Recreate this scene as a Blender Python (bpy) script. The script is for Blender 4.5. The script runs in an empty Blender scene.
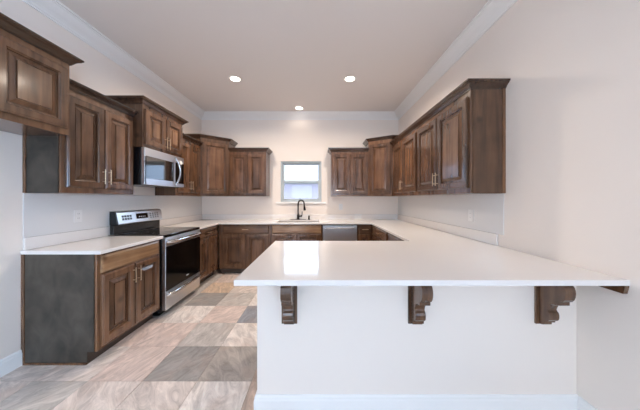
import bpy, bmesh, math, random
from mathutils import Vector, Matrix

random.seed(7)
S = bpy.context.scene
COL = S.collection
PI = math.pi

# ------------------------------------------------------------------ key dimensions (metres)
XL, XR = -2.40, 1.59          # side walls
YB, YR = 4.66, -6.5           # kitchen back wall, rear wall behind the camera
ZC = 3.06                     # ceiling
CT, CTH = 0.918, 0.030        # counter top, thickness
UB = 1.382                    # underside of wall cabinets

# ------------------------------------------------------------------ camera
cam = bpy.data.cameras.new('camera')
cam.sensor_width = 36.0
cam.lens = 36.0 * 230 / 640
cam.shift_y = -0.0098
cam.clip_start = 0.02
camo = bpy.data.objects.new('camera', cam)
COL.objects.link(camo)
camo.location = (0, 0, 1.335)
camo.rotation_euler = (PI / 2, 0, 0)
S.camera = camo

# ------------------------------------------------------------------ world, daylight, exposure
W = bpy.data.worlds.new('sky')
S.world = W
W.use_nodes = True
bg = W.node_tree.nodes['Background']
bg.inputs[0].default_value = (0.62, 0.79, 1.0, 1)
bg.inputs[1].default_value = 8.0


def area(name, loc, rot, sx, sy, power, col, spread=None):
    l = bpy.data.lights.new(name, 'AREA')
    l.shape = 'RECTANGLE'
    l.size, l.size_y = sx, sy
    l.energy = power
    l.color = col
    if spread:
        l.spread = spread
    o = bpy.data.objects.new(name, l)
    COL.objects.link(o)
    o.location = loc
    o.rotation_euler = rot
    return o


# daylight entering by the big windows behind the camera
area('daylight_window', (-1.25, YR - 0.14, 1.25), (PI / 2 + 0.3, 0, 0), 1.5, 2.0, 24, (0.62, 0.79, 1.0))
area('daylight_window', (0.75, YR - 0.14, 1.25), (PI / 2 + 0.3, 0, 0), 1.0, 2.0, 16, (0.62, 0.79, 1.0))
area('daylight_window', (XR + 0.14, -2.2, 1.25), (PI / 2 + 0.3, 0, PI / 2), 1.7, 2.0, 92, (0.27, 0.57, 1.0))
S.view_settings.view_transform = 'Standard'
S.view_settings.look = 'None'
S.view_settings.gamma = 1
S.view_settings.use_curve_mapping = False
S.view_settings.exposure = 0.06
S.cycles.use_denoising = True
S.cycles.max_bounces = 10
S.cycles.diffuse_bounces = 6
S.cycles.sample_clamp_indirect = 8


# ------------------------------------------------------------------ materials
def srgb(r, g, b):
    def f(c):
        c /= 255
        return c / 12.92 if c <= 0.04045 else ((c + 0.055) / 1.055) ** 2.4
    return (f(r), f(g), f(b), 1)


def mat(name, col, rough=0.5, metal=0.0, spec=0.5, bump=0.0, bscale=200, coat=0.0):
    m = bpy.data.materials.new(name)
    m.use_nodes = True
    nt = m.node_tree
    b = nt.nodes['Principled BSDF']
    b.inputs['Base Color'].default_value = col
    b.inputs['Roughness'].default_value = rough
    b.inputs['Metallic'].default_value = metal
    b.inputs['Specular IOR Level'].default_value = spec
    b.inputs['Coat Weight'].default_value = coat
    tc = nt.nodes.new('ShaderNodeTexCoord')
    nz = nt.nodes.new('ShaderNodeTexNoise')
    nz.inputs['Scale'].default_value = bscale
    nt.links.new(tc.outputs['Object'], nz.inputs['Vector'])
    mr = nt.nodes.new('ShaderNodeMapRange')
    mr.inputs[3].default_value = rough * 0.9
    mr.inputs[4].default_value = min(1, rough * 1.1)
    nt.links.new(nz.outputs[0], mr.inputs[0])
    nt.links.new(mr.outputs[0], b.inputs['Roughness'])
    if bump:
        bp = nt.nodes.new('ShaderNodeBump')
        bp.inputs['Strength'].default_value = bump
        bp.inputs['Distance'].default_value = 0.002
        nt.links.new(nz.outputs[0], bp.inputs['Height'])
        nt.links.new(bp.outputs[0], b.inputs['Normal'])
    return m


def wood(name, dark, light, rough=0.26, axis='Z', knots=0.5, coat=0.5, spread=0.25, gs=1.0):
    m = bpy.data.materials.new(name)
    m.use_nodes = True
    nt = m.node_tree
    N, L = nt.nodes.new, nt.links.new
    b = nt.nodes['Principled BSDF']
    b.inputs['Roughness'].default_value = rough
    b.inputs['Coat Weight'].default_value = coat
    b.inputs['Coat Roughness'].default_value = 0.14
    tc = N('ShaderNodeTexCoord')
    oi = N('ShaderNodeObjectInfo')
    off = N('ShaderNodeVectorMath'); off.operation = 'SCALE'
    cmb = N('ShaderNodeCombineXYZ')
    for i in range(3):
        L(oi.outputs['Random'], cmb.inputs[i])
    L(cmb.outputs[0], off.inputs[0]); off.inputs['Scale'].default_value = 37.0
    add = N('ShaderNodeVectorMath')
    L(tc.outputs['Object'], add.inputs[0]); L(off.outputs[0], add.inputs[1])
    mp = N('ShaderNodeMapping')
    sc = {'Z': (22, 22, 1.6), 'X': (1.6, 22, 22), 'Y': (22, 1.6, 22), 'B': (7, 7, 5)}[axis]
    mp.inputs['Scale'].default_value = [s * gs for s in sc]
    L(add.outputs[0], mp.inputs[0])
    n1 = N('ShaderNodeTexNoise')
    n1.inputs['Scale'].default_value = 1.0
    n1.inputs['Detail'].default_value = 5
    n1.inputs['Distortion'].default_value = 0.7
    L(mp.outputs[0], n1.inputs['Vector'])
    n2 = N('ShaderNodeTexNoise')
    n2.inputs['Scale'].default_value = 4.0
    n2.inputs['Detail'].default_value = 3
    L(add.outputs[0], n2.inputs['Vector'])
    vo = N('ShaderNodeTexVoronoi')
    vo.inputs['Scale'].default_value = 3.2
    L(add.outputs[0], vo.inputs['Vector'])
    kr = N('ShaderNodeMapRange')
    kr.inputs[1].default_value = 0.03; kr.inputs[2].default_value = 0.13
    kr.inputs[3].default_value = 1 - knots; kr.inputs[4].default_value = 1.0
    L(vo.outputs['Distance'], kr.inputs[0])
    mx = N('ShaderNodeMath'); mx.operation = 'MULTIPLY_ADD'
    mx.inputs[1].default_value = 0.6
    L(n1.outputs[0], mx.inputs[0])
    m2 = N('ShaderNodeMath'); m2.operation = 'MULTIPLY'; m2.inputs[1].default_value = 0.4
    L(n2.outputs[0], m2.inputs[0]); L(m2.outputs[0], mx.inputs[2])
    rp = N('ShaderNodeValToRGB')
    rp.color_ramp.elements[0].position = 0.34; rp.color_ramp.elements[0].color = dark
    rp.color_ramp.elements[1].position = 0.66; rp.color_ramp.elements[1].color = light
    L(mx.outputs[0], rp.inputs[0])
    hs = N('ShaderNodeHueSaturation')
    vr = N('ShaderNodeMapRange')
    vr.inputs[3].default_value = 1 - spread; vr.inputs[4].default_value = 1 + spread
    L(oi.outputs['Random'], vr.inputs[0])
    vm = N('ShaderNodeMath'); vm.operation = 'MULTIPLY'
    L(vr.outputs[0], vm.inputs[0]); L(kr.outputs[0], vm.inputs[1])
    L(vm.outputs[0], hs.inputs['Value']); L(rp.outputs[0], hs.inputs['Color'])
    L(hs.outputs[0], b.inputs['Base Color'])
    bp = N('ShaderNodeBump'); bp.inputs['Strength'].default_value = 0.12
    bp.inputs['Distance'].default_value = 0.001
    L(n1.outputs[0], bp.inputs['Height']); L(bp.outputs[0], b.inputs['Normal'])
    return m


def brushed(name, col, rough, axis):
    m = mat(name, col, rough, 1.0)
    nt = m.node_tree
    nz = [n for n in nt.nodes if n.type == 'TEX_NOISE'][0]
    tc = [n for n in nt.nodes if n.type == 'TEX_COORD'][0]
    mp = nt.nodes.new('ShaderNodeMapping')
    mp.inputs['Scale'].default_value = {'X': (2, 300, 300), 'Z': (300, 300, 2), 'Y': (300, 2, 300)}[axis]
    nz.inputs['Scale'].default_value = 1
    nt.links.new(tc.outputs['Object'], mp.inputs[0])
    nt.links.new(mp.outputs[0], nz.inputs['Vector'])
    return m


M = {}
M['wall'] = mat('wall_paint', srgb(247, 237, 228), 0.75, bump=0.05, bscale=350, spec=0.3)
M['ceiling'] = mat('ceiling_paint', srgb(238, 232, 228), 0.85, bump=0.05, bscale=250, spec=0.2)
M['trim'] = mat('trim_paint', srgb(248, 247, 245), 0.45, spec=0.4)
M['quartz'] = mat('white_quartz', srgb(243, 238, 234), 0.10, spec=0.4, bscale=40)
M['splash'] = mat('backsplash_white', srgb(232, 231, 230), 0.22, spec=0.5, bscale=40)
M['wood'] = wood('stained_alder', srgb(68, 46, 32), srgb(122, 87, 62), gs=0.9)
M['wood_h'] = wood('stained_alder_horizontal', srgb(72, 50, 36), srgb(122, 89, 64), axis='X')
M['wood_light'] = wood('light_alder_horizontal', srgb(132, 97, 68), srgb(186, 146, 108), axis='X', spread=0.08)
M['wood_edge'] = wood('orange_alder', srgb(88, 60, 41), srgb(138, 99, 69), spread=0.12)
M['wood_orange'] = wood('honey_alder', srgb(74, 48, 30), srgb(106, 72, 46), spread=0.06, knots=0.2)
M['crown'] = wood('dark_alder_moulding', srgb(50, 34, 25), srgb(86, 61, 45), axis='X', knots=0.1)
M['panel'] = wood('weathered_end_panel', srgb(44, 40, 36), srgb(88, 81, 72), rough=0.5, axis='B', knots=0.5, coat=0.05, spread=0.05, gs=1.0)
M['kick'] = mat('dark_toe_kick', srgb(78, 64, 54), 0.6)
M['brass'] = mat('satin_brass', srgb(205, 180, 150), 0.28, 1.0)
M['steel'] = brushed('brushed_steel', srgb(218, 221, 226), 0.30, 'X')
M['steel_dark'] = brushed('dark_steel', srgb(120, 122, 126), 0.3, 'X')
M['chrome'] = mat('polished_steel', srgb(215, 217, 220), 0.12, 1.0)
M['black'] = mat('black_enamel', srgb(14, 14, 16), 0.25)
M['glass_black'] = mat('black_glass', srgb(6, 6, 8), 0.04, spec=0.6)
M['oven_glass'] = mat('oven_black_glass', srgb(5, 5, 6), 0.10, spec=0.2)
M['glass_micro'] = mat('mirrored_black_glass', srgb(20, 22, 26), 0.05, spec=1.0, coat=1.0)
M['bronze'] = mat('oil_rubbed_bronze', srgb(46, 40, 38), 0.35, 0.6)
M['plate'] = mat('white_plastic', srgb(238, 237, 236), 0.35)
M['slot'] = mat('grey_plastic', srgb(150, 150, 150), 0.5)
M['key'] = mat('printed_key', srgb(60, 62, 68), 0.5)
M['print_white'] = mat('printed_white', srgb(225, 228, 232), 0.4)
M['plain_white'] = mat('matte_white', srgb(240, 238, 235), 0.6)
M['fence'] = mat('lavender_brick', srgb(132, 124, 138), 0.6)
M['shingle'] = mat('pale_shingles', srgb(140, 146, 156), 0.8)
M['grass'] = mat('pale_ground', srgb(150, 150, 130), 0.9)
M['vinyl'] = mat('window_vinyl', srgb(190, 198, 201), 0.4)


def glass_mat():
    """thin window glass: clear transmission with a weak mirror reflection"""
    m = bpy.data.materials.new('window_glass')
    m.use_nodes = True
    nt = m.node_tree
    nt.nodes.remove(nt.nodes['Principled BSDF'])
    tr = nt.nodes.new('ShaderNodeBsdfTransparent')
    gl = nt.nodes.new('ShaderNodeBsdfGlossy')
    gl.inputs['Roughness'].default_value = 0.0
    fr = nt.nodes.new('ShaderNodeFresnel')
    fr.inputs['IOR'].default_value = 1.25
    mx = nt.nodes.new('ShaderNodeMixShader')
    nt.links.new(fr.outputs[0], mx.inputs[0])
    nt.links.new(tr.outputs[0], mx.inputs[1])
    nt.links.new(gl.outputs[0], mx.inputs[2])
    nt.links.new(mx.outputs[0], nt.nodes['Material Output'].inputs[0])
    return m


M['glass'] = glass_mat()


def emit(name, col, s):
    m = bpy.data.materials.new(name)
    m.use_nodes = True
    b = m.node_tree.nodes['Principled BSDF']
    b.inputs['Emission Color'].default_value = col
    b.inputs['Emission Strength'].default_value = s
    return m


M['lamp'] = emit('lit_lens', (1.0, 0.88, 0.74, 1), 8)


def tile_mat():
    m = bpy.data.materials.new('slate_tile')
    m.use_nodes = True
    nt = m.node_tree
    N, L = nt.nodes.new, nt.links.new
    b = nt.nodes['Principled BSDF']
    tc = N('ShaderNodeTexCoord')
    at = N('ShaderNodeAttribute'); at.attribute_name = 'tone'
    va = N('ShaderNodeAttribute'); va.attribute_name = 'shift'
    ad = N('ShaderNodeVectorMath')
    L(tc.outputs['Object'], ad.inputs[0]); L(va.outputs['Vector'], ad.inputs[1])
    mp = N('ShaderNodeMapping')
    mp.inputs['Scale'].default_value = (3.4, 9.0, 3)
    vr = N('ShaderNodeVectorRotate'); vr.rotation_type = 'Z_AXIS'
    sx = N('ShaderNodeSeparateColor')
    L(va.outputs['Color'], sx.inputs[0])
    sg = N('ShaderNodeMapRange')                          # shift.r runs 0..30 from tile to tile
    sg.inputs[2].default_value = 30.0
    sg.inputs[3].default_value = -2.3; sg.inputs[4].default_value = -0.5
    L(sx.outputs[0], sg.inputs[0])
    L(sg.outputs[0], vr.inputs['Angle'])
    L(ad.outputs[0], vr.inputs['Vector'])
    L(vr.outputs[0], mp.inputs[0])
    n1 = N('ShaderNodeTexNoise')
    n1.inputs['Scale'].default_value = 1.3; n1.inputs['Detail'].default_value = 9
    n1.inputs['Roughness'].default_value = 0.7; n1.inputs['Distortion'].default_value = 1.4
    L(mp.outputs[0], n1.inputs['Vector'])
    n2 = N('ShaderNodeTexNoise')
    n2.inputs['Scale'].default_value = 5; n2.inputs['Detail'].default_value = 3
    L(ad.outputs[0], n2.inputs['Vector'])
    rp = N('ShaderNodeValToRGB')
    e = rp.color_ramp.elements
    e[0].position = 0.28; e[0].color = (0.66, 0.63, 0.61, 1)
    e[1].position = 0.72; e[1].color = (1.50, 1.47, 1.45, 1)
    L(n1.outputs[0], rp.inputs[0])
    mx = N('ShaderNodeMix'); mx.data_type = 'RGBA'; mx.blend_type = 'MULTIPLY'
    mx.inputs['Factor'].default_value = 1.0
    L(at.outputs['Color'], mx.inputs['A']); L(rp.outputs[0], mx.inputs['B'])
    r2 = N('ShaderNodeMapRange')
    r2.inputs[1].default_value = 0.52; r2.inputs[2].default_value = 0.75
    r2.inputs[3].default_value = 0.0; r2.inputs[4].default_value = 0.4
    L(n2.outputs[0], r2.inputs[0])
    m2 = N('ShaderNodeMix'); m2.data_type = 'RGBA'
    m2.inputs['B'].default_value = srgb(200, 172, 156)
    L(r2.outputs[0], m2.inputs['Factor']); L(mx.outputs['Result'], m2.inputs['A'])
    L(m2.outputs['Result'], b.inputs['Base Color'])
    rr = N('ShaderNodeMapRange')
    rr.inputs[3].default_value = 0.28; rr.inputs[4].default_value = 0.5
    L(n1.outputs[0], rr.inputs[0]); L(rr.outputs[0], b.inputs['Roughness'])
    bp = N('ShaderNodeBump'); bp.inputs['Strength'].default_value = 0.25
    bp.inputs['Distance'].default_value = 0.003
    L(n1.outputs[0], bp.inputs['Height']); L(bp.outputs[0], b.inputs['Normal'])
    return m


M['tile'] = tile_mat()
M['grout'] = mat('grout', srgb(176, 160, 146), 0.8)


# ------------------------------------------------------------------ mesh helpers
def obj(name, bm, material, parent=None, bev=0.0, smooth=False, seg=2, loc=None, rotz=0):
    bmesh.ops.recalc_face_normals(bm, faces=bm.faces[:])
    me = bpy.data.meshes.new(name)
    bm.to_mesh(me)
    bm.free()
    o = bpy.data.objects.new(name, me)
    COL.objects.link(o)
    me.materials.append(M[material] if isinstance(material, str) else material)
    if parent:
        o.parent = parent
    if loc:
        o.location = loc
    if rotz:
        o.rotation_euler = (0, 0, rotz)
    if bev:
        b = o.modifiers.new('bevel', 'BEVEL')
        b.width = bev
        b.segments = seg
        b.limit_method = 'ANGLE'
    if smooth:
        for p in me.polygons:
            p.use_smooth = True
        try:
            me.set_sharp_from_angle(angle=math.radians(40))
        except Exception:
            pass
    return o


def box(bm, x0, x1, y0, y1, z0, z1):
    v = [bm.verts.new((x, y, z)) for z in (z0, z1) for y in (y0, y1) for x in (x0, x1)]
    for f in ((0, 1, 3, 2), (4, 5, 7, 6), (0, 1, 5, 4), (2, 3, 7, 6), (0, 2, 6, 4), (1, 3, 7, 5)):
        bm.faces.new([v[i] for i in f])


def boxes(*bs):
    bm = bmesh.new()
    for b in bs:
        box(bm, *b)
    return bm


def rings(bm, x0, x1, z0, z1, prof, cap0=True):
    """nested rectangles on a front (facing -y): prof = (inset, height out of the front)"""
    loops = []
    for ins, hgt in prof:
        loops.append([bm.verts.new(p) for p in ((x0 + ins, -hgt, z0 + ins), (x1 - ins, -hgt, z0 + ins),
                                                (x1 - ins, -hgt, z1 - ins), (x0 + ins, -hgt, z1 - ins))])
    for a, b in zip(loops, loops[1:]):
        for i in range(4):
            j = (i + 1) % 4
            bm.faces.new((a[i], a[j], b[j], b[i]))
    if cap0:
        bm.faces.new(loops[0][::-1])
    bm.faces.new(loops[-1])


def tube(bm, pts, r, n=12, caps=True):
    pts = [Vector(p) for p in pts]
    rs = r if isinstance(r, (list, tuple)) else [r] * len(pts)
    prev = None
    ls = []
    for i, p in enumerate(pts):
        if i == 0:
            t = pts[1] - p
        elif i == len(pts) - 1:
            t = p - pts[i - 1]
        else:
            t = (pts[i + 1] - p).normalized() + (p - pts[i - 1]).normalized()
        t.normalize()
        if prev is None:
            a = Vector((0, 0, 1)) if abs(t.z) < 0.9 else Vector((1, 0, 0))
            u = t.cross(a).normalized()
        else:
            u = (prev - t * prev.dot(t)).normalized()
        prev = u
        w = t.cross(u)
        ls.append([bm.verts.new(p + (u * math.cos(k * 2 * PI / n) + w * math.sin(k * 2 * PI / n)) * rs[i]) for k in range(n)])
    for a, b in zip(ls, ls[1:]):
        for k in range(n):
            j = (k + 1) % n
            bm.faces.new((a[k], a[j], b[j], b[k]))
    if caps:
        bm.faces.new(ls[0][::-1])
        bm.faces.new(ls[-1])


def prism(bm, pts2, z0, z1):
    a = [bm.verts.new((x, y, z0)) for x, y in pts2]
    b = [bm.verts.new((x, y, z1)) for x, y in pts2]
    n = len(a)
    bm.faces.new(a[::-1])
    bm.faces.new(b)
    for i in range(n):
        j = (i + 1) % n
        bm.faces.new((a[i], a[j], b[j], b[i]))


def prism_x(bm, prof, x0, x1):
    """profile of (y, z) points extruded along x"""
    a = [bm.verts.new((x0, y, z)) for y, z in prof]
    b = [bm.verts.new((x1, y, z)) for y, z in prof]
    n = len(a)
    bm.faces.new(a)
    bm.faces.new(b[::-1])
    for i in range(n):
        j = (i + 1) % n
        bm.faces.new((a[i], b[i], b[j], a[j]))


def sweep(bm, path, prof):
    """mitred sweep of a profile (out, z) along a level path; out is to the right of travel"""
    P = [Vector(p) for p in path]
    n = len(P)
    nr = []
    for i in range(n - 1):
        d = (P[i + 1] - P[i]).normalized()
        nr.append(Vector((d.y, -d.x)))
    ls = []
    for i in range(n):
        if i == 0:
            off = nr[0]
        elif i == n - 1:
            off = nr[-1]
        else:
            b = (nr[i - 1] + nr[i]).normalized()
            off = b / b.dot(nr[i])
        ls.append([bm.verts.new((P[i].x + off.x * o, P[i].y + off.y * o, z)) for o, z in prof])
    k = len(prof)
    for a, b in zip(ls, ls[1:]):
        for i in range(k):
            j = (i + 1) % k
            bm.faces.new((a[i], b[i], b[j], a[j]))
    bm.faces.new(ls[0])
    bm.faces.new(ls[-1][::-1])


def thing(name, label, cat, loc=(0, 0, 0), rotz=0, group=None):
    o = bpy.data.objects.new(name, None)
    o.empty_display_size = 0.1
    COL.objects.link(o)
    o.location = loc
    o.rotation_euler = (0, 0, rotz)
    o['label'] = label
    o['category'] = cat
    if group:
        o['group'] = group
    return o


def tag(o, label, cat, group=None):
    o['label'] = label
    o['category'] = cat
    if group:
        o['group'] = group
    return o


def struct(name, bm, material, parent=None, **k):
    o = obj(name, bm, material, parent, **k)
    if parent is None:
        o['kind'] = 'structure'
    return o


# ------------------------------------------------------------------ room shell
T = 0.12
WX0, WX1, WZ0, WZ1 = -0.80, 0.03, 1.268, 2.095        # kitchen window opening
struct('wall_back', boxes((XL - T, WX0, YB, YB + T, 0, ZC), (WX1, XR + T, YB, YB + T, 0, ZC),
                          (WX0, WX1, YB, YB + T, 0, WZ0), (WX0, WX1, YB, YB + T, WZ1, ZC)), 'wall')
struct('wall_left', boxes((XL - T, XL, YR, YB, 0, ZC)), 'wall')
SW0, SW1 = -3.1, -1.3                                   # side window behind the camera
struct('wall_right', boxes((XR, XR + T, YR, SW0, 0, ZC), (XR, XR + T, SW1, YB, 0, ZC),
                           (XR, XR + T, SW0, SW1, 0, 0.15), (XR, XR + T, SW0, SW1, 2.35, ZC)), 'wall')
RW = [(-2.0, -0.5), (0.25, 1.25)]                       # windows of the rear wall
RZ0, RZ1 = 0.15, 2.35
rb = []
xs = XL - T
for a, b in RW:
    rb.append((xs, a, YR - T, YR, 0, ZC))
    rb += [(a, b, YR - T, YR, 0, RZ0), (a, b, YR - T, YR, RZ1, ZC)]
    xs = b
rb.append((xs, XR + T, YR - T, YR, 0, ZC))
struct('wall_rear', boxes(*rb), 'wall')
struct('ceiling', boxes((XL - T, XR + T, YR - T, YB + T, ZC, ZC + 0.1)), 'ceiling')

# floor: grout bed with slate tiles laid in a square grid
fl = boxes((XL - T, XR + T, YR - T, YB + T, -0.1, -0.004))
fo = struct('floor', fl, 'grout')
PX, PY = 0.40, 0.395
tb = bmesh.new()
tones = {'beige': srgb(222, 213, 207), 'pink': srgb(218, 203, 196), 'rust': srgb(202, 183, 170), 'grey': srgb(200, 196, 192),
         'dark': srgb(160, 158, 156), 'slate': srgb(174, 168, 162), 'light': srgb(230, 224, 219), 'blue': srgb(148, 152, 160), 'orange': srgb(214, 193, 172)}  # the orange tone paints the warm light into the far tiles
known = {(-3, -1): 'beige', (-2, -1): 'grey', (-1, -1): 'beige', (0, -1): 'beige', (1, -1): 'light', (2, -1): 'rust',
         (-3, 0): 'beige', (-4, 0): 'beige', (-4, -1): 'grey', (-2, 0): 'beige', (-1, 0): 'pink', (0, 0): 'dark', (1, 0): 'slate', (2, 0): 'rust', (-2, 1): 'pink', (-1, 1): 'pink', (0, 1): 'grey',
         (1, 1): 'light', (-1, 2): 'light', (0, 2): 'pink', (1, 2): 'blue', (-1, 3): 'dark', (0, 3): 'grey', (1, 3): 'light',
         (-1, 4): 'orange', (0, 4): 'beige', (1, 4): 'orange', (-1, 5): 'pink', (0, 5): 'orange', (1, 5): 'pink'}
cl = tb.loops.layers.float_color.new('tone')
sh = tb.loops.layers.float_color.new('shift')
for i in range(-4, 8):
    for j in range(-22, 9):
        x0, x1 = -0.9 + (i - 1) * PX, -0.9 + i * PX
        y0, y1 = 1.684 + j * PY, 1.684 + (j + 1) * PY
        x0, x1 = max(x0, XL), min(x1, XR)
        y0, y1 = max(y0, YR), min(y1, YB)
        if x1 - x0 < 0.02 or y1 - y0 < 0.02:
            continue
        g = 0.0022
        t = tones[known.get((i, j)) or random.choice(['beige', 'pink', 'grey', 'beige', 'light', 'dark', 'rust'])]
        r = (random.random() * 30, random.random() * 30, random.random() * 30, 1)
        vs = [tb.verts.new(p) for p in ((x0 + g, y0 + g, 0), (x1 - g, y0 + g, 0), (x1 - g, y1 - g, 0), (x0 + g, y1 - g, 0))]
        lo = [tb.verts.new((v.co.x, v.co.y, -0.0038)) for v in vs]
        fs = [tb.faces.new(vs)]
        for k in range(4):
            q = (k + 1) % 4
            fs.append(tb.faces.new((vs[k], lo[k], lo[q], vs[q])))
        for f in fs:
            for l in f.loops:
                l[cl] = t
                l[sh] = r
to = obj('floor_tiles', tb, 'tile', fo)

# peninsula half wall
KY = 1.423
struct('wall_peninsula', boxes((-0.39, XR, KY, KY + 0.11, 0, CT - CTH - 0.001)), 'wall', bev=0.004)

BB = [(0, 0), (0.016, 0), (0.016, 0.095), (0.012, 0.108), (0.012, 0.116), (0.006, 0.127), (0, 0.127)]


def baseboard(name, path):
    bm = bmesh.new()
    sweep(bm, path, BB)
    return struct(name, bm, 'trim')


baseboard('baseboard_left', [(XL, YR + .02), (XL, 1.842)])
baseboard('baseboard_right', [(XR, KY - 0.017), (XR, SW1 + .06)])
baseboard('baseboard_peninsula', [(-0.39, KY + 0.10), (-0.39, KY), (XR, KY)])

CR = [(0, 0), (0.012, 0), (0.014, 0.012), (0.022, 0.018), (0.028, 0.03), (0.045, 0.045), (0.068, 0.062), (0.088, 0.082),
      (0.10, 0.098), (0.108, 0.102), (0.11, 0.112), (0.125, 0.114), (0.125, 0.13), (0, 0.13)]
CRZ = [(o, ZC - 0.1302 + z) for o, z in CR]
bm = bmesh.new()
sweep(bm, [(XL, YR), (XL, YB), (XR, YB), (XR, YR)], CRZ)
struct('trim_1', bm, 'trim')


# ------------------------------------------------------------------ windows
def window(name, x0, x1, z0, z1, y_in, out, horizontal=True):
    """double-hung window set in a wall; out = +1 when outdoors lies towards +y"""
    w = bpy.data.objects.new(name, None)
    COL.objects.link(w)
    w.location = ((x0 + x1) / 2, y_in, z0)
    w['kind'] = 'structure'
    hw, H = (x1 - x0) / 2, z1 - z0

    def fr(a0, a1, b0, b1, t, ya, yb):
        lo, hi = sorted((out * ya, out * yb))
        return boxes((a0, a0 + t, lo, hi, b0, b1), (a1 - t, a1, lo, hi, b0, b1),
                     (a0 + t, a1 - t, lo, hi, b0, b0 + t), (a0 + t, a1 - t, lo, hi, b1 - t, b1))
    obj('frame', fr(-hw, hw, 0, H, 0.030, 0.025, 0.11), 'vinyl', w, bev=0.002)
    mid = H * 0.49
    for a, b, ya, yb in ((0.0302, mid + 0.030, 0.035, 0.065), (mid - 0.030, H - 0.0302, 0.07, 0.10)):
        s = obj('sash', fr(-hw + 0.0302, hw - 0.0302, a, b, 0.040, ya, yb), 'vinyl', w, bev=0.003)
        ym = (ya + yb) / 2
        lo, hi = sorted((out * (ym - .002), out * (ym + .002)))
        obj('pane', boxes((-hw + 0.070, hw - 0.070, lo, hi, a + 0.040, b - 0.040)), 'glass', s)
    lo, hi = sorted((-0.035 * out, 0.022 * out))
    bm = boxes((-hw - 0.09, hw + 0.09, lo, 0 if out > 0 else hi, -0.03, -0.002))
    obj('sill', bm, 'trim', w, bev=0.004)
    return w


window('window_1', WX0, WX1, WZ0, WZ1, YB, 1)
for n, (a, b) in enumerate(RW):
    window('window_%d' % (n + 2), a, b, RZ0, RZ1, YR, -1)
ws = window('window_4', SW0, SW1, RZ0, RZ1, 0, 1)
ws.location = (XR, (SW0 + SW1) / 2, RZ0)
ws.rotation_euler = (0, 0, -PI / 2)

# ------------------------------------------------------------------ cabinet parts
DOOR = [(0, 0.0), (0, 0.017), (0.004, 0.021), (0.010, 0.021), (0.013, 0.024), (0.056, 0.024), (0.060, 0.017), (0.066, 0.014), (0.068, 0.0015)]
PANEL = [(0.0, 0.001), (0.0, 0.005), (0.002, 0.006), (0.026, 0.017), (0.027, 0.012), (0.033, 0.0115), (0.034, 0.021)]


def handle(parent, x, z, L=0.14, vertical=True, y=-0.023):
    bm = bmesh.new()
    r, so = 0.0048, 0.028
    if vertical:
        tube(bm, [(x, y - so, z - L / 2), (x, y - so, z + L / 2)], r, 10)
        for s in (-1, 1):
            tube(bm, [(x, y + 0.001, z + s * L * 0.33), (x, y - so, z + s * L * 0.33)], 0.0042, 8)
    else:
        tube(bm, [(x - L / 2, y - so, z), (x + L / 2, y - so, z)], r, 10)
        for s in (-1, 1):
            tube(bm, [(x + s * L * 0.33, y + 0.001, z), (x + s * L * 0.33, y - so, z)], 0.0042, 8)
    return obj('handle', bm, 'brass', parent, smooth=True)


def door(root, x0, x1, z0, z1, hx=None, hz=None, wd='wood', panel=None, loc=None, rotz=0):
    bm = bmesh.new()
    rings(bm, x0, x1, z0, z1, DOOR)
    d = obj('door', bm, wd, root, loc=loc or (0, -0.0005, 0), rotz=rotz)
    bm = bmesh.new()
    i = 0.080
    rings(bm, x0 + i, x1 - i, z0 + i, z1 - i, PANEL)
    obj('raised_panel', bm, panel or wd, d)
    if hx is not None:
        handle(d, hx, hz)
    return d


def drawer(root, x0, x1, z0, z1, wd='wood_h', pull=True, name='drawer'):
    bm = bmesh.new()
    rings(bm, x0, x1, z0, z1, [(0, 0), (0, 0.012), (0.004, 0.015), (0.012, 0.018), (0.016, 0.020)])
    d = obj(name, bm, wd, root, loc=(0, -0.0005, 0))
    if pull:
        handle(d, (x0 + x1) / 2, (z0 + z1) / 2, 0.11, False)
    return d


CROWN = [(0, 0), (0.010, 0), (0.010, 0.006), (0.016, 0.010), (0.022, 0.022), (0.036, 0.036), (0.048, 0.042), (0.050, 0.050),
         (0.058, 0.052), (0.060, 0.066), (0, 0.066)]


def crown(root, path, z):
    bm = bmesh.new()
    sweep(bm, path, [(o, z + h) for o, h in CROWN])
    return obj('crown_moulding', bm, 'crown', root)


def face_frame(root, w, z0, z1, rails, stiles, sw=0.038, wd='wood_edge', loc=None, rotz=0):
    bs = [(0, sw, 0, 0.019, z0, z1), (w - sw, w, 0, 0.019, z0, z1)]
    for a, b in rails:
        bs.append((sw, w - sw, 0, 0.019, a, b))
    for x in stiles:
        zz = sorted(rails)
        bs.append((x - 0.019, x + 0.019, 0, 0.019, zz[0][1], zz[1][0]))
    return obj('face_frame', boxes(*bs), wd, root, bev=0.0015, loc=loc, rotz=rotz)


def wall_cabinet(label, x, y, rotz, w, depth, z0, z1, crown_path, group, end=None, botrail=0.06, toprail=0.075,
                 door_wd='wood', panel=None, hz=None, frame_wd='wood', pulls=True):
    root = thing('wall_cabinet', label, 'cabinet', (x, y, z0), rotz, group)
    H = z1 - z0
    obj('body', boxes((0.001, w - 0.001, 0.0195, depth - 0.001, 0, H)), 'wood', root)
    face_frame(root, w, 0, H, [(0, botrail), (H - toprail, H)], [w / 2], wd=frame_wd)
    g = 0.012
    za, zb = botrail - g, H - toprail + g
    c = w / 2
    hz = za + 0.115 if hz is None else hz
    door(root, 0.038 - g, c - 0.007, za, zb, c - 0.030 if pulls else None, hz, wd=door_wd, panel=panel)
    door(root, c + 0.007, w - 0.038 + g, za, zb, c + 0.030 if pulls else None, hz, wd=door_wd, panel=panel)
    if crown_path == 'front':
        crown(root, [(0.0, 0), (w, 0)], H - 0.012)
    else:
        crown(root, crown_path, H - 0.012)
    return root


LX, RX = PI / 2, -PI / 2
UG = 'brown wall cabinets'
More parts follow.
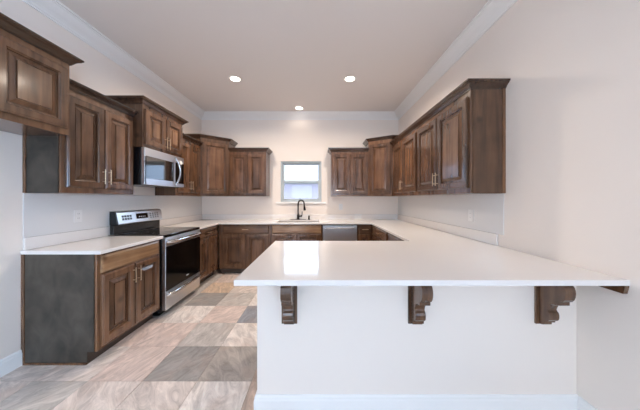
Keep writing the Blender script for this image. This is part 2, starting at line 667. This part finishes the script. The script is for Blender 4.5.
# --- left wall, from the camera to the back
XU = -2.10
dU = XU - XL
u1 = wall_cabinet('high brown wall cabinet nearest the camera on left, above bare wall', -2.03, 0.951, LX, 0.913, 0.37, 1.845, 2.43, [(0, 0), (0.913, 0), (0.913, 0.37)], UG,
                  botrail=0.058, toprail=0.07, frame_wd='wood_edge', pulls=False)
u2 = wall_cabinet('two door brown wall cabinet above the outlet and left counter, beside the microwave', XU, 1.866, LX, 0.722, dU, UB, 2.262, 'front', UG, frame_wd='wood')
obj('end_panel', boxes((-0.0065, 0.0005, 0.020, dU - 0.026, 0.0, 0.88)), 'panel', u2)['label'] = 'dark grey-brown side panel'
obj('scribe_strip', boxes((-0.012, 0.0005, dU - 0.0255, dU - 0.001, 0.0, 0.88)), 'wood', u2)
u3 = wall_cabinet('short brown wall cabinet directly above the microwave', -2.00, 2.590, LX, 0.750, 0.40, 1.922, 2.418,
                  [(0, 0.40), (0, 0), (0.750, 0), (0.750, 0.40)], UG, botrail=0.045, toprail=0.07, door_wd='wood', panel='wood_edge', hz=0.12)
u4 = wall_cabinet('brown wall cabinet between the microwave and the left corner cabinet', XU, 3.342, LX, 0.686, dU, UB, 2.262, 'front', UG, frame_wd='wood')

# --- back wall
YU = 4.35
u6 = wall_cabinet('brown wall cabinet on back wall, left of the window', -1.718, YU, 0, 0.70, YB - YU, UB, 2.235, [(0, 0), (0.70, 0), (0.70, YB - YU)], UG, pulls=False)
u7 = wall_cabinet('brown wall cabinet on back wall, right of the window', 0.212, YU, 0, 0.706, YB - YU, UB, 2.235, [(0, YB - YU), (0, 0), (0.706, 0)], UG, pulls=False)
# --- right wall
XV = 1.294
dV = XR - XV
u10 = wall_cabinet('farther of two long brown cabinets on right wall, beside the corner cabinet', XV, 4.108, RX, 1.064, dV, UB, 2.285, 'front', UG, frame_wd='wood')
u9 = wall_cabinet('nearest brown wall cabinet on right wall with its plain side facing the camera', XV, 3.042, RX, 1.064, dV, UB, 2.285, [(0, 0), (1.064, 0), (1.064, dV)], UG, frame_wd='wood')
obj('end_panel', boxes((1.0645, 1.070, 0.020, dV - 0.026, 0.0, 0.90)), 'wood', u9)
obj('scribe_strip', boxes((1.0645, 1.075, dV - 0.0255, dV - 0.001, 0.0, 0.90)), 'wood_edge', u9)


def corner_cabinet(label, xw, ya, xa, xb, yb, z0, z1):
    """wall cabinet filling a corner; (xa, ya) on the side wall run, (xb, yb) on the back wall run"""
    root = thing('corner_cabinet', label, 'cabinet', (xw, YB, z0), 0, UG)
    R = lambda p: (p[0] - xw, p[1] - YB)
    s = 0.001 if xw < 0 else -0.001
    foot = [(xw + s, YB - .001), (xw + s, ya), (xa, ya), (xb, yb), (xb, YB - .001)]
    bm = bmesh.new()
    prism(bm, [R(p) for p in foot], 0, z1 - z0)
    obj('body', bm, 'wood', root)
    path = [(xw + s, ya), (xa, ya), (xb, yb), (xb, YB - .001)]
    if xw > 0:
        path = path[::-1]
    crown(root, [R(p) for p in path], z1 - z0 - 0.012)
    L, Rr = ((xa, ya), (xb, yb)) if xw < 0 else ((xb, yb), (xa, ya))
    d = Vector(Rr) - Vector(L)
    w = d.length
    ang = math.atan2(d.y, d.x)
    nrm = Vector((d.y, -d.x)).normalized()
    o = Vector(R(L)) + nrm * 0.0195
    H = z1 - z0
    face_frame(root, w, 0, H, [(0, 0.05), (H - 0.075, H)], [], wd='wood', loc=(o.x, o.y, 0), rotz=ang)
    o2 = o + nrm * 0.0005
    door(root, 0.026, w - 0.026, 0.038, H - 0.063, loc=(o2.x, o2.y, 0), rotz=ang)
    return root


corner_cabinet('tall angled brown corner cabinet in the left back corner', XL, 4.031, -2.10, -1.722, 4.349, UB, 2.405)
corner_cabinet('tall angled brown corner cabinet in the right back corner', XR, 4.110, 1.294, 0.922, 4.349, UB, 2.405)


# ------------------------------------------------------------------ base cabinets
BG = 'brown base cabinets'
BT = CT - CTH - 0.001


def base_cabinet(label, x, y, rotz, w, depth, style, drawer_wd='wood_h', filler_l=0.038, filler_r=0.038, pull=True, frame_wd='wood', door_pulls=False):
    root = thing('base_cabinet', label, 'cabinet', (x, y, 0), rotz, BG)
    obj('body', boxes((0.001, w - 0.001, 0.0195, depth - 0.001, 0.10, BT)), 'wood', root)
    obj('toe_kick', boxes((0.001, w - 0.001, 0.075, depth - 0.001, 0.001, 0.0995)), 'kick', root)
    bs = [(0, filler_l, 0, 0.019, 0.10, BT), (w - filler_r, w, 0, 0.019, 0.10, BT)]
    for a, b in ((0.10, 0.14), (0.70, 0.738), (BT - 0.028, BT)):
        bs.append((filler_l, w - filler_r, 0, 0.019, a, b))
    c = (filler_l + w - filler_r) / 2
    if style != 'single':
        bs.append((c - 0.019, c + 0.019, 0, 0.019, 0.14, 0.70))
    obj('face_frame', boxes(*bs), frame_wd, root, bev=0.0015)
    g = 0.012
    xa, xb = filler_l - g, w - filler_r + g
    drawer(root, xa, xb, 0.726, BT - 0.017, drawer_wd, pull, 'drawer' if style != 'sink' else 'false_front')
    if style == 'single':
        door(root, xa, xb, 0.128, 0.712)
    else:
        door(root, xa, c - 0.006, 0.128, 0.712, c - 0.030 if door_pulls else None, 0.61)
        door(root, c + 0.006, xb, 0.128, 0.712, c + 0.030 if door_pulls else None, 0.61)
    return root


XB_ = -1.800
dB = XB_ - XL
b1 = base_cabinet('brown base cabinet left of the range, its grey end panel facing the camera', XB_, 1.856, LX, 0.722, dB, 'double', 'wood_light', pull=False, frame_wd='wood_edge', door_pulls=True)
for _c in b1.children:
    if _c.name.startswith('drawer'):
        _c['label'] = 'lighter brown drawer front'
ep = obj('end_panel', boxes((-0.006, 0.0005, 0.020, dB - 0.026, 0.10, BT), (-0.006, 0.0005, 0.075, dB - 0.026, 0.0165, 0.0998)), 'panel', b1)
ep['label'] = 'mottled dark grey end panel'
obj('scribe_strip', boxes((-0.012, 0.0005, dB - 0.0255, dB - 0.001, 0.0, BT)), 'wood', b1)
obj('shoe_strip', boxes((-0.014, -0.0005, 0.075, dB - 0.026, 0.0, 0.016)), 'wood_edge', b1)
b2 = base_cabinet('brown base cabinet between the range and the back left corner', XB_, 3.345, LX, 0.705, dB, 'double', 'wood_h', filler_r=0.07)
YF = 4.052
b3 = base_cabinet('brown base cabinet on back wall with one wide drawer, left of the sink cabinet', -1.778, YF, 0, 0.906, YB - YF, 'double', filler_l=0.085)
b4 = base_cabinet('brown sink base cabinet under the window, with lighter false drawer front', -0.870, YF, 0, 0.913, YB - YF, 'sink', 'wood_light', pull=False)
b5 = base_cabinet('narrow brown base cabinet right of the dishwasher', 0.658, YF, 0, 0.27, YB - YF, 'single')
XF = 0.930
b6 = base_cabinet('brown base cabinet on right run nearest the back corner', XF, 4.050, RX, 0.93, XR - XF, 'double', filler_l=0.07)
b7 = base_cabinet('brown base cabinet on right run partly behind the peninsula top', XF, 3.118, RX, 0.84, XR - XF, 'double', pull=False)

b8 = base_cabinet('brown base cabinet under the peninsula top, its doors towards the sink run', 0.925, 2.235, PI, 1.31, 0.70, 'double')

# dishwasher
dw = thing('dishwasher', 'stainless steel dishwasher in the back run, right of the sink', 'dishwasher', (0.047, YF, 0))
obj('body', boxes((0.003, 0.605, 0.010, 0.56, 0.10, BT)), 'black', dw)
obj('toe_kick', boxes((0.003, 0.605, 0.075, 0.56, 0.001, 0.0995)), 'black', dw)
dd = obj('door', boxes((0.006, 0.602, -0.022, 0.009, 0.12, BT - 0.022)), 'steel', dw, bev=0.004)
bm = bmesh.new()
tube(bm, [(0.05, -0.0225, 0.825), (0.055, -0.050, 0.825), (0.30, -0.060, 0.825), (0.55, -0.050, 0.825), (0.555, -0.0225, 0.825)], 0.011, 12)
obj('handle', bm, 'chrome', dd, smooth=True)

# ------------------------------------------------------------------ countertops
def slab(xs, ys, filled, z0, z1):
    bm = bmesh.new()
    V = {}

    def v(i, j, k):
        if (i, j, k) not in V:
            V[(i, j, k)] = bm.verts.new((xs[i], ys[j], (z0, z1)[k]))
        return V[(i, j, k)]
    nx, ny = len(xs) - 1, len(ys) - 1
    F = lambda i, j: 0 <= i < nx and 0 <= j < ny and filled((xs[i] + xs[i + 1]) / 2, (ys[j] + ys[j + 1]) / 2)
    for i in range(nx):
        for j in range(ny):
            if not F(i, j):
                continue
            for k in (0, 1):
                bm.faces.new((v(i, j, k), v(i + 1, j, k), v(i + 1, j + 1, k), v(i, j + 1, k)))
            for (di, dj, a, b) in ((-1, 0, (i, j), (i, j + 1)), (1, 0, (i + 1, j), (i + 1, j + 1)),
                                   (0, -1, (i, j), (i + 1, j)), (0, 1, (i, j + 1), (i + 1, j + 1))):
                if not F(i + di, j + dj):
                    bm.faces.new((v(*a, 0), v(*b, 0), v(*b, 1), v(*a, 1)))
    return bm


CE = -1.757           # left counter front edge
CB = 4.010            # back counter front edge
CRX = 0.895           # right counter front edge
PY0, PY1 = 1.177, 2.278
PXL = -0.443
SX0, SX1, SY0, SY1 = -0.78, -0.02, 4.10, 4.50    # sink cut-out
e = 0.0015
tag(obj('countertop', boxes((XL + e, CE, 1.840, 2.582, CT - CTH, CT)), 'quartz', bev=0.003),
    'white quartz countertop left of the range', 'countertop')


def in_u(x, y):
    if SX0 < x < SX1 and SY0 < y < SY1:
        return False
    if y > CB:
        return True
    if x < CE:
        return y > 3.342
    if x > CRX:
        return y > PY0
    if x > PXL:
        return PY0 < y < PY1
    return False


tag(obj('countertop', slab([XL + e, CE, SX0, PXL, SX1, CRX, XR - e], [PY0, PY1, 3.342, CB, SY0, SY1, YB - e], in_u, CT - CTH, CT), 'quartz', bev=0.003),
    'large U-shaped white quartz countertop with sink cut-out and wide peninsula', 'countertop')

# backsplash: 10 cm quartz upstand and a smooth panel above it
def backsplash(label, x, y, rotz, parts):
    root = thing('backsplash', label, 'backsplash', (x, y, CT), rotz, 'backsplash')
    for nm, b in parts:
        obj(nm, boxes(b), 'quartz' if nm == 'upstand' else 'splash', root, bev=0.002)
    return root


backsplash('white backsplash on left wall behind the range', XL, 1.855, LX,
           [('upstand', (0, YB - 1.857, -0.021, -0.0015, 0.0005, 0.102)), ('panel', (0, YB - 1.857, -0.007, -0.0015, 0.1025, UB - CT - 0.002))])
backsplash('white backsplash on right wall below the long cabinets', XR, YB - .002, RX,
           [('upstand', (0, YB - 2.05, -0.021, -0.0015, 0.0005, 0.102)), ('panel', (0, YB - 1.985, -0.007, -0.0015, 0.1025, UB - CT - 0.002))])
backsplash('low white upstand on back wall behind the faucet', XL, YB, 0,
           [('upstand', (0.0225, XR - XL - 0.0225, -0.021, -0.0015, 0.0005, 0.102))])

# ------------------------------------------------------------------ sink, faucet
sk = thing('sink', 'steel undermount sink set in the back countertop below the window', 'sink', ((SX0 + SX1) / 2, (SY0 + SY1) / 2, CT - CTH - 0.2))
hw, hd = (SX1 - SX0) / 2, (SY1 - SY0) / 2
t = 0.006
zt = 0.1985
obj('basin', boxes((-hw - t, hw + t, -hd - t, hd + t, 0, t), (-hw - t, -hw, -hd, hd, t, zt), (hw, hw + t, -hd, hd, t, zt),
                   (-hw - t, hw + t, -hd - t, -hd, t, zt), (-hw - t, hw + t, hd, hd + t, t, zt)), 'steel', sk)
bm = bmesh.new()
tube(bm, [(0, 0, t + .0005), (0, 0, t + 0.006)], 0.045, 24)
obj('drain', bm, 'chrome', sk)

fx, fy = -0.435, 4.575
fc = thing('faucet', 'dark bronze gooseneck pull-down kitchen faucet below the window', 'faucet', (fx, fy, CT))
bm = bmesh.new()
pts = [(-0.13 + 0.03 * math.cos(a), 0.03 * math.sin(a)) for a in [PI / 2 + k * PI / 8 for k in range(9)]]
pts += [(0.13 + 0.03 * math.cos(a), 0.03 * math.sin(a)) for a in [-PI / 2 + k * PI / 8 for k in range(9)]]
prism(bm, [(p[0], p[1] * 0.9) for p in pts], 0.0005, 0.008)
obj('deck_plate', bm, 'bronze', fc)
bm = bmesh.new()
tube(bm, [(0, 0, 0.0085), (0, 0, 0.02), (0, 0, 0.025), (0, 0, 0.10), (0, 0, 0.105)], [0.032, 0.030, 0.024, 0.023, 0.016], 16)
obj('base', bm, 'bronze', fc, smooth=True)
bm = bmesh.new()
R_ = 0.080
tip = Vector((0.80, -0.60))
pth = [(0, 0, 0.10), (0, 0, 0.30)]
for k in range(1, 11):
    a = PI * k / 10 * 1.04
    q = R_ - R_ * math.cos(a)
    pth.append((q * tip.x, q * tip.y, 0.30 + R_ * math.sin(a) * 1.15))
obj_sp = None
tube(bm, pth, 0.014, 14)
obj('spout', bm, 'bronze', fc, smooth=True)
ex, ey, ez = pth[-1]
bm = bmesh.new()
tube(bm, [(ex, ey, ez - 0.001), (ex + .004, ey - .003, ez - 0.03), (ex + .010, ey - .007, ez - 0.09), (ex + .011, ey - .008, ez - 0.098)], [0.015, 0.018, 0.024, 0.020], 14)
obj('spray_head', bm, 'bronze', fc, smooth=True)
bm = bmesh.new()
tube(bm, [(0.020, 0, 0.070), (0.075, -0.01, 0.072)], [0.014, 0.015], 12)
tube(bm, [(0.072, -0.01, 0.07), (0.078, -0.012, 0.11), (0.082, -0.015, 0.165)], [0.010, 0.008, 0.006], 12)
obj('lever_handle', bm, 'bronze', fc, smooth=True)

sd = thing('soap_dispenser', 'small dark bronze soap dispenser beside the faucet', 'soap dispenser', (fx + 0.215, fy, CT))
bm = bmesh.new()
tube(bm, [(0, 0, 0.0005), (0, 0, 0.012), (0, 0, 0.016), (0, 0, 0.05)], [0.024, 0.023, 0.017, 0.016], 16)
obj('base', bm, 'bronze', sd, smooth=True)
bm = bmesh.new()
tube(bm, [(0, 0, 0.0505), (0, 0, 0.075), (0, 0, 0.082)], [0.015, 0.017, 0.012], 16)
tube(bm, [(0, 0, 0.070), (0, -0.06, 0.066)], [0.009, 0.007], 10)
obj('pump_head', bm, 'bronze', sd, smooth=True)

# ------------------------------------------------------------------ range
RY0, RW_ = 2.588, 0.751
rg = thing('range', 'freestanding stainless steel range with black glass top', 'stove', (-1.74, RY0, 0), LX)
# local: x along the wall, y towards the wall (0 = door front plane), z up
RD = 0.655
obj('body', boxes((0, RW_, 0.045, RD - 0.01, 0.06, 0.895), (0.03, RW_ - 0.03, 0.09, RD - 0.02, 0.001, 0.06)), 'black', rg, bev=0.003)
ck = obj('cooktop', boxes((-0.001, RW_ + 0.001, 0.004, RD - 0.075, 0.8955, 0.926)), 'glass_black', rg, bev=0.006)
for cx_, cy_, rr in ((0.19, 0.16, 0.10), (0.55, 0.16, 0.085), (0.19, 0.42, 0.075), (0.55, 0.42, 0.10)):
    bm = bmesh.new()
    n = 40
    a = [bm.verts.new((cx_ + rr * math.cos(2 * PI * k / n), cy_ + rr * math.sin(2 * PI * k / n), 0.9264)) for k in range(n)]
    b = [bm.verts.new((cx_ + (rr - .004) * math.cos(2 * PI * k / n), cy_ + (rr - .004) * math.sin(2 * PI * k / n), 0.9264)) for k in range(n)]
    for k in range(n):
        j = (k + 1) % n
        bm.faces.new((a[k], a[j], b[j], b[k]))
    obj('burner_ring', bm, 'key', ck)
od = obj('oven_door', boxes((0.008, RW_ - 0.008, 0.0, 0.0445, 0.775, 0.890), (0.008, RW_ - 0.008, 0.0, 0.0445, 0.285, 0.7745)), 'steel', rg, bev=0.004)
obj('oven_window', boxes((0.0085, RW_ - 0.0085, -0.004, -0.0003, 0.287, 0.792)), 'oven_glass', od, bev=0.002)
bm = bmesh.new()
xs = [0.03, 0.045, 0.10, 0.20, RW_ / 2, RW_ - 0.20, RW_ - 0.10, RW_ - 0.045, RW_ - 0.03]
ys_ = [-0.0005, -0.026, -0.038, -0.046, -0.050, -0.046, -0.038, -0.026, -0.0005]
tube(bm, [(x, y, 0.842) for x, y in zip(xs, ys_)], [0.014, 0.018, 0.021, 0.022, 0.022, 0.022, 0.021, 0.018, 0.014], 14)
obj('handle', bm, 'chrome', od, smooth=True)
obj('maker_badge', boxes((0.40, 0.455, -0.0052, -0.0042, 0.335, 0.346)), 'print_white', od)
dr = obj('storage_drawer', boxes((0.008, RW_ - 0.008, 0.0, 0.0445, 0.068, 0.281)), 'steel', rg, bev=0.004)
bm = bmesh.new()
tube(bm, [(x, y * 0.75, 0.242) for x, y in zip(xs, ys_)], [0.013, 0.018, 0.021, 0.022, 0.022, 0.022, 0.021, 0.018, 0.013], 14)
obj('handle', bm, 'chrome', dr, smooth=True)
# backguard with sloping control panel
bgd = obj('backguard', boxes((0.004, RW_ - 0.004, RD - 0.072, RD - 0.0255, 0.9265, 1.035)), 'black', rg, bev=0.003)
bm = bmesh.new()
prof = [(RD - 0.0255, 1.0355), (RD - 0.110, 1.0355), (RD - 0.114, 1.045), (RD - 0.088, 1.175), (RD - 0.07, 1.19), (RD - 0.0255, 1.19)]
prism_x(bm, prof, 0.016, RW_ - 0.004)
cp = obj('control_panel', bm, 'steel', rg, bev=0.003)
bm = bmesh.new()
prism_x(bm, prof, 0.001, 0.0155)
obj('side_cap', bm, 'black', rg)


def on_panel(x0, x1, s0, s1, lift):
    """slab lying on the sloping control panel; s runs up the slope from 0 to 1"""
    a, b = Vector((RD - 0.114, 1.045)), Vector((RD - 0.088, 1.175))
    d = b - a
    n = Vector((-d.y, d.x)).normalized()
    p0, p1 = a + d * s0 + n * 0.0004, a + d * s1 + n * 0.0004
    bm = bmesh.new()
    prism_x(bm, [tuple(p0), tuple(p1), tuple(p1 + n * lift), tuple(p0 + n * lift)], x0, x1)
    return bm


obj('display', on_panel(0.285, 0.475, 0.30, 0.80, 0.0015), 'glass_black', cp)
for k in range(4):
    obj('digit', on_panel(0.325 + k * 0.03, 0.342 + k * 0.03, 0.45, 0.53, 0.0022), 'print_white', cp)
for r in range(2):
    for k in range(4):
        obj('button', on_panel(0.075 + k * 0.037, 0.103 + k * 0.037, 0.30 + r * 0.24, 0.48 + r * 0.24, 0.0015), 'key', cp)
for r in range(3):
    for k in range(4):
        obj('button', on_panel(0.515 + k * 0.045, 0.535 + k * 0.045, 0.25 + r * 0.2, 0.36 + r * 0.2, 0.0015), 'key', cp)

# ------------------------------------------------------------------ microwave
mw = thing('microwave', 'stainless over-the-range microwave below the short cabinet', 'microwave', (-1.972, 2.592, 1.492), LX)
MW, MH = 0.746, 0.428
obj('body', boxes((0, MW, 0.045, 0.42, 0.0, MH)), 'black', mw, bev=0.003)
md = obj('door', boxes((0.001, 0.553, 0.003, 0.0445, 0.004, MH - 0.002)), 'steel', mw, bev=0.004)
obj('door_edge', boxes((0.0005, 0.016, 0.0, 0.0028, 0.006, MH - 0.105)), 'glass_black', md)
obj('window', boxes((0.018, 0.505, -0.001, 0.0027, 0.075, MH - 0.095)), 'glass_micro', md, bev=0.0015)
obj('top_strip', boxes((0.5545, MW - 0.001, 0.003, 0.0445, MH - 0.085, MH - 0.002)), 'steel', mw, bev=0.003)
pn = obj('control_panel', boxes((0.5545, MW - 0.001, 0.003, 0.0445, 0.004, MH - 0.087)), 'glass_black', mw, bev=0.003)
obj('lower_strip', boxes((0.5555, MW - 0.002, 0.0, 0.0027, 0.006, 0.055)), 'steel', pn)
bm = bmesh.new()
hp = [(0.535, -0.0005, 0.03)]
for k in range(9):
    a = k / 8
    hp.append((0.535 + 0.035 * math.sin(PI * a), -0.02 - 0.035 * math.sin(PI * a), 0.035 + a * 0.355))
hp.append((0.535, -0.0005, 0.395))
tube(bm, hp, 0.011, 12)
obj('handle', bm, 'chrome', mw, smooth=True)
bm = bmesh.new()
tube(bm, [(0.672, 0.0025, 0.352), (0.672, -0.003, 0.352)], 0.028, 24)
obj('sticker', bm, 'plain_white', pn)

# ------------------------------------------------------------------ corbels under the peninsula overhang
CP = [(0.0125, 0.320), (0.172, 0.320), (0.172, 0.309), (0.160, 0.304), (0.150, 0.294), (0.152, 0.286), (0.160, 0.276), (0.165, 0.260), (0.166, 0.245),
      (0.164, 0.225), (0.158, 0.208), (0.148, 0.195), (0.134, 0.187), (0.134, 0.167), (0.117, 0.164), (0.112, 0.160), (0.095, 0.160), (0.082, 0.152),
      (0.073, 0.140), (0.066, 0.124), (0.062, 0.112), (0.066, 0.104), (0.074, 0.098), (0.078, 0.084), (0.078, 0.068), (0.074, 0.054), (0.066, 0.046), (0.054, 0.042),
      (0.054, 0.030), (0.034, 0.027), (0.034, 0.008), (0.0125, 0.004)]


def corbel(label, xc):
    r = thing('corbel', label, 'corbel', (xc, KY, CT - CTH - 0.0008 - 0.320), 0, 'corbels under the peninsula')
    obj('back_plate', boxes((-0.048, 0.048, -0.0120, -0.0005, 0.0, 0.3195)), 'wood', r, bev=0.002)
    bm = bmesh.new()
    prism_x(bm, [(-d, z) for d, z in CP], -0.030, 0.030)
    obj('bracket', bm, 'wood', r, bev=0.003)
    return r


corbel('brown scrolled wooden corbel under the left end of the peninsula', -0.188)
corbel('brown scrolled wooden corbel under the middle of the peninsula', 0.590)
corbel('brown scrolled wooden corbel under the peninsula nearest the right wall', 1.372)

# support cleat fixed to the right wall under the counter
bm = bmesh.new()
prism_x(bm, [(1.180, BT), (1.188, BT - 0.044), (KY - 0.002, BT - 0.044), (KY - 0.002, BT)], 1.566, XR - 0.0005)
tag(obj('cleat', bm, 'wood_orange', bev=0.001), 'orange-brown wooden cleat on right wall under the peninsula end', 'cleat')


# ------------------------------------------------------------------ outlets
def outlet(label, loc, rotz):
    r = thing('outlet', label, 'outlet', loc, rotz, 'wall outlets')
    p = obj('cover_plate', boxes((-0.038, 0.038, -0.006, -0.0005, -0.06, 0.06)), 'plate', r, bev=0.002)
    for z in (-0.022, 0.022):
        s = obj('socket', boxes((-0.017, 0.017, -0.008, -0.0062, z - 0.015, z + 0.015)), 'plate', p, bev=0.001)
        obj('slots', boxes((-0.008, -0.005, -0.0086, -0.0081, z - 0.006, z + 0.006), (0.005, 0.008, -0.0086, -0.0081, z - 0.006, z + 0.006)), 'slot', s)
    return r


outlet('white wall outlet above the left countertop, under the two door cabinet', (XL + 0.0072, 2.272, 1.165), LX)
outlet('white wall outlet on right wall under the long cabinets', (XR - 0.0072, 2.41, 1.16), RX)
outlet('white wall outlet on back wall right of the window', (0.42, YB, 1.17), 0)

bm = boxes((-0.07, 0.07, -0.004, 0.0, 0.0, 0.11))  # small flat white rectangle standing by the back upstand
cd = obj('oblong', bm, 'plain_white', loc=(0.765, 4.615, CT + 0.001))
cd.rotation_euler = (-0.15, 0, 0)
tag(cd, 'small white card leaning on the back upstand right of the dishwasher', 'oblong')


# ------------------------------------------------------------------ recessed lights
def recessed(label, x, y, power, col=(1.0, 0.85, 0.71)):
    r = thing('recessed_light', label, 'light', (x, y, ZC), 0, 'recessed ceiling lights')
    bm = bmesh.new()
    n = 32
    prof = [(0.092, -0.0005), (0.092, -0.004), (0.082, -0.007), (0.070, -0.005), (0.066, -0.0005)]
    ls = [[bm.verts.new((q * math.cos(2 * PI * k / n), q * math.sin(2 * PI * k / n), z)) for k in range(n)] for q, z in prof]
    for a, b in zip(ls, ls[1:] + ls[:1]):
        for k in range(n):
            j = (k + 1) % n
            bm.faces.new((a[k], a[j], b[j], b[k]))
    obj('trim_ring', bm, 'trim', r, smooth=True)
    bm = bmesh.new()
    tube(bm, [(0, 0, -0.0005), (0, 0, -0.003)], 0.065, 32)
    obj('lens', bm, 'lamp', r)
    l = bpy.data.lights.new('downlight', 'AREA')
    l.shape = 'DISK'
    l.size = 0.13
    l.energy = power
    l.color = col
    l.spread = math.radians(157)
    o = bpy.data.objects.new('downlight', l)
    COL.objects.link(o)
    o.parent = r
    o.location = (0, 0, -0.012)
    return r


recessed('left recessed ceiling light above the left run', -1.22, 3.31, 25)
recessed('right recessed ceiling light above the right run', 0.43, 3.31, 25)
recessed('recessed ceiling light close to back wall above the sink', -0.40, 4.375, 0.8)

# ------------------------------------------------------------------ outside the kitchen window
struct('ground', boxes((-9, 9, YB + 0.3, 14, -0.4, -0.3)), 'grass')
hs = thing('house', 'neighbouring house seen through the kitchen window', 'house', (0, 8.6, -0.3))
obj('wall', boxes((-5, 5, 0, 5, 0, 2.25)), 'fence', hs)
bm = bmesh.new()
prism_x(bm, [(-0.35, 2.251), (-0.35, 2.31), (3.2, 3.72), (6.0, 2.31), (6.0, 2.251)], -5.4, 5.4)
obj('roof', bm, 'shingle', hs)
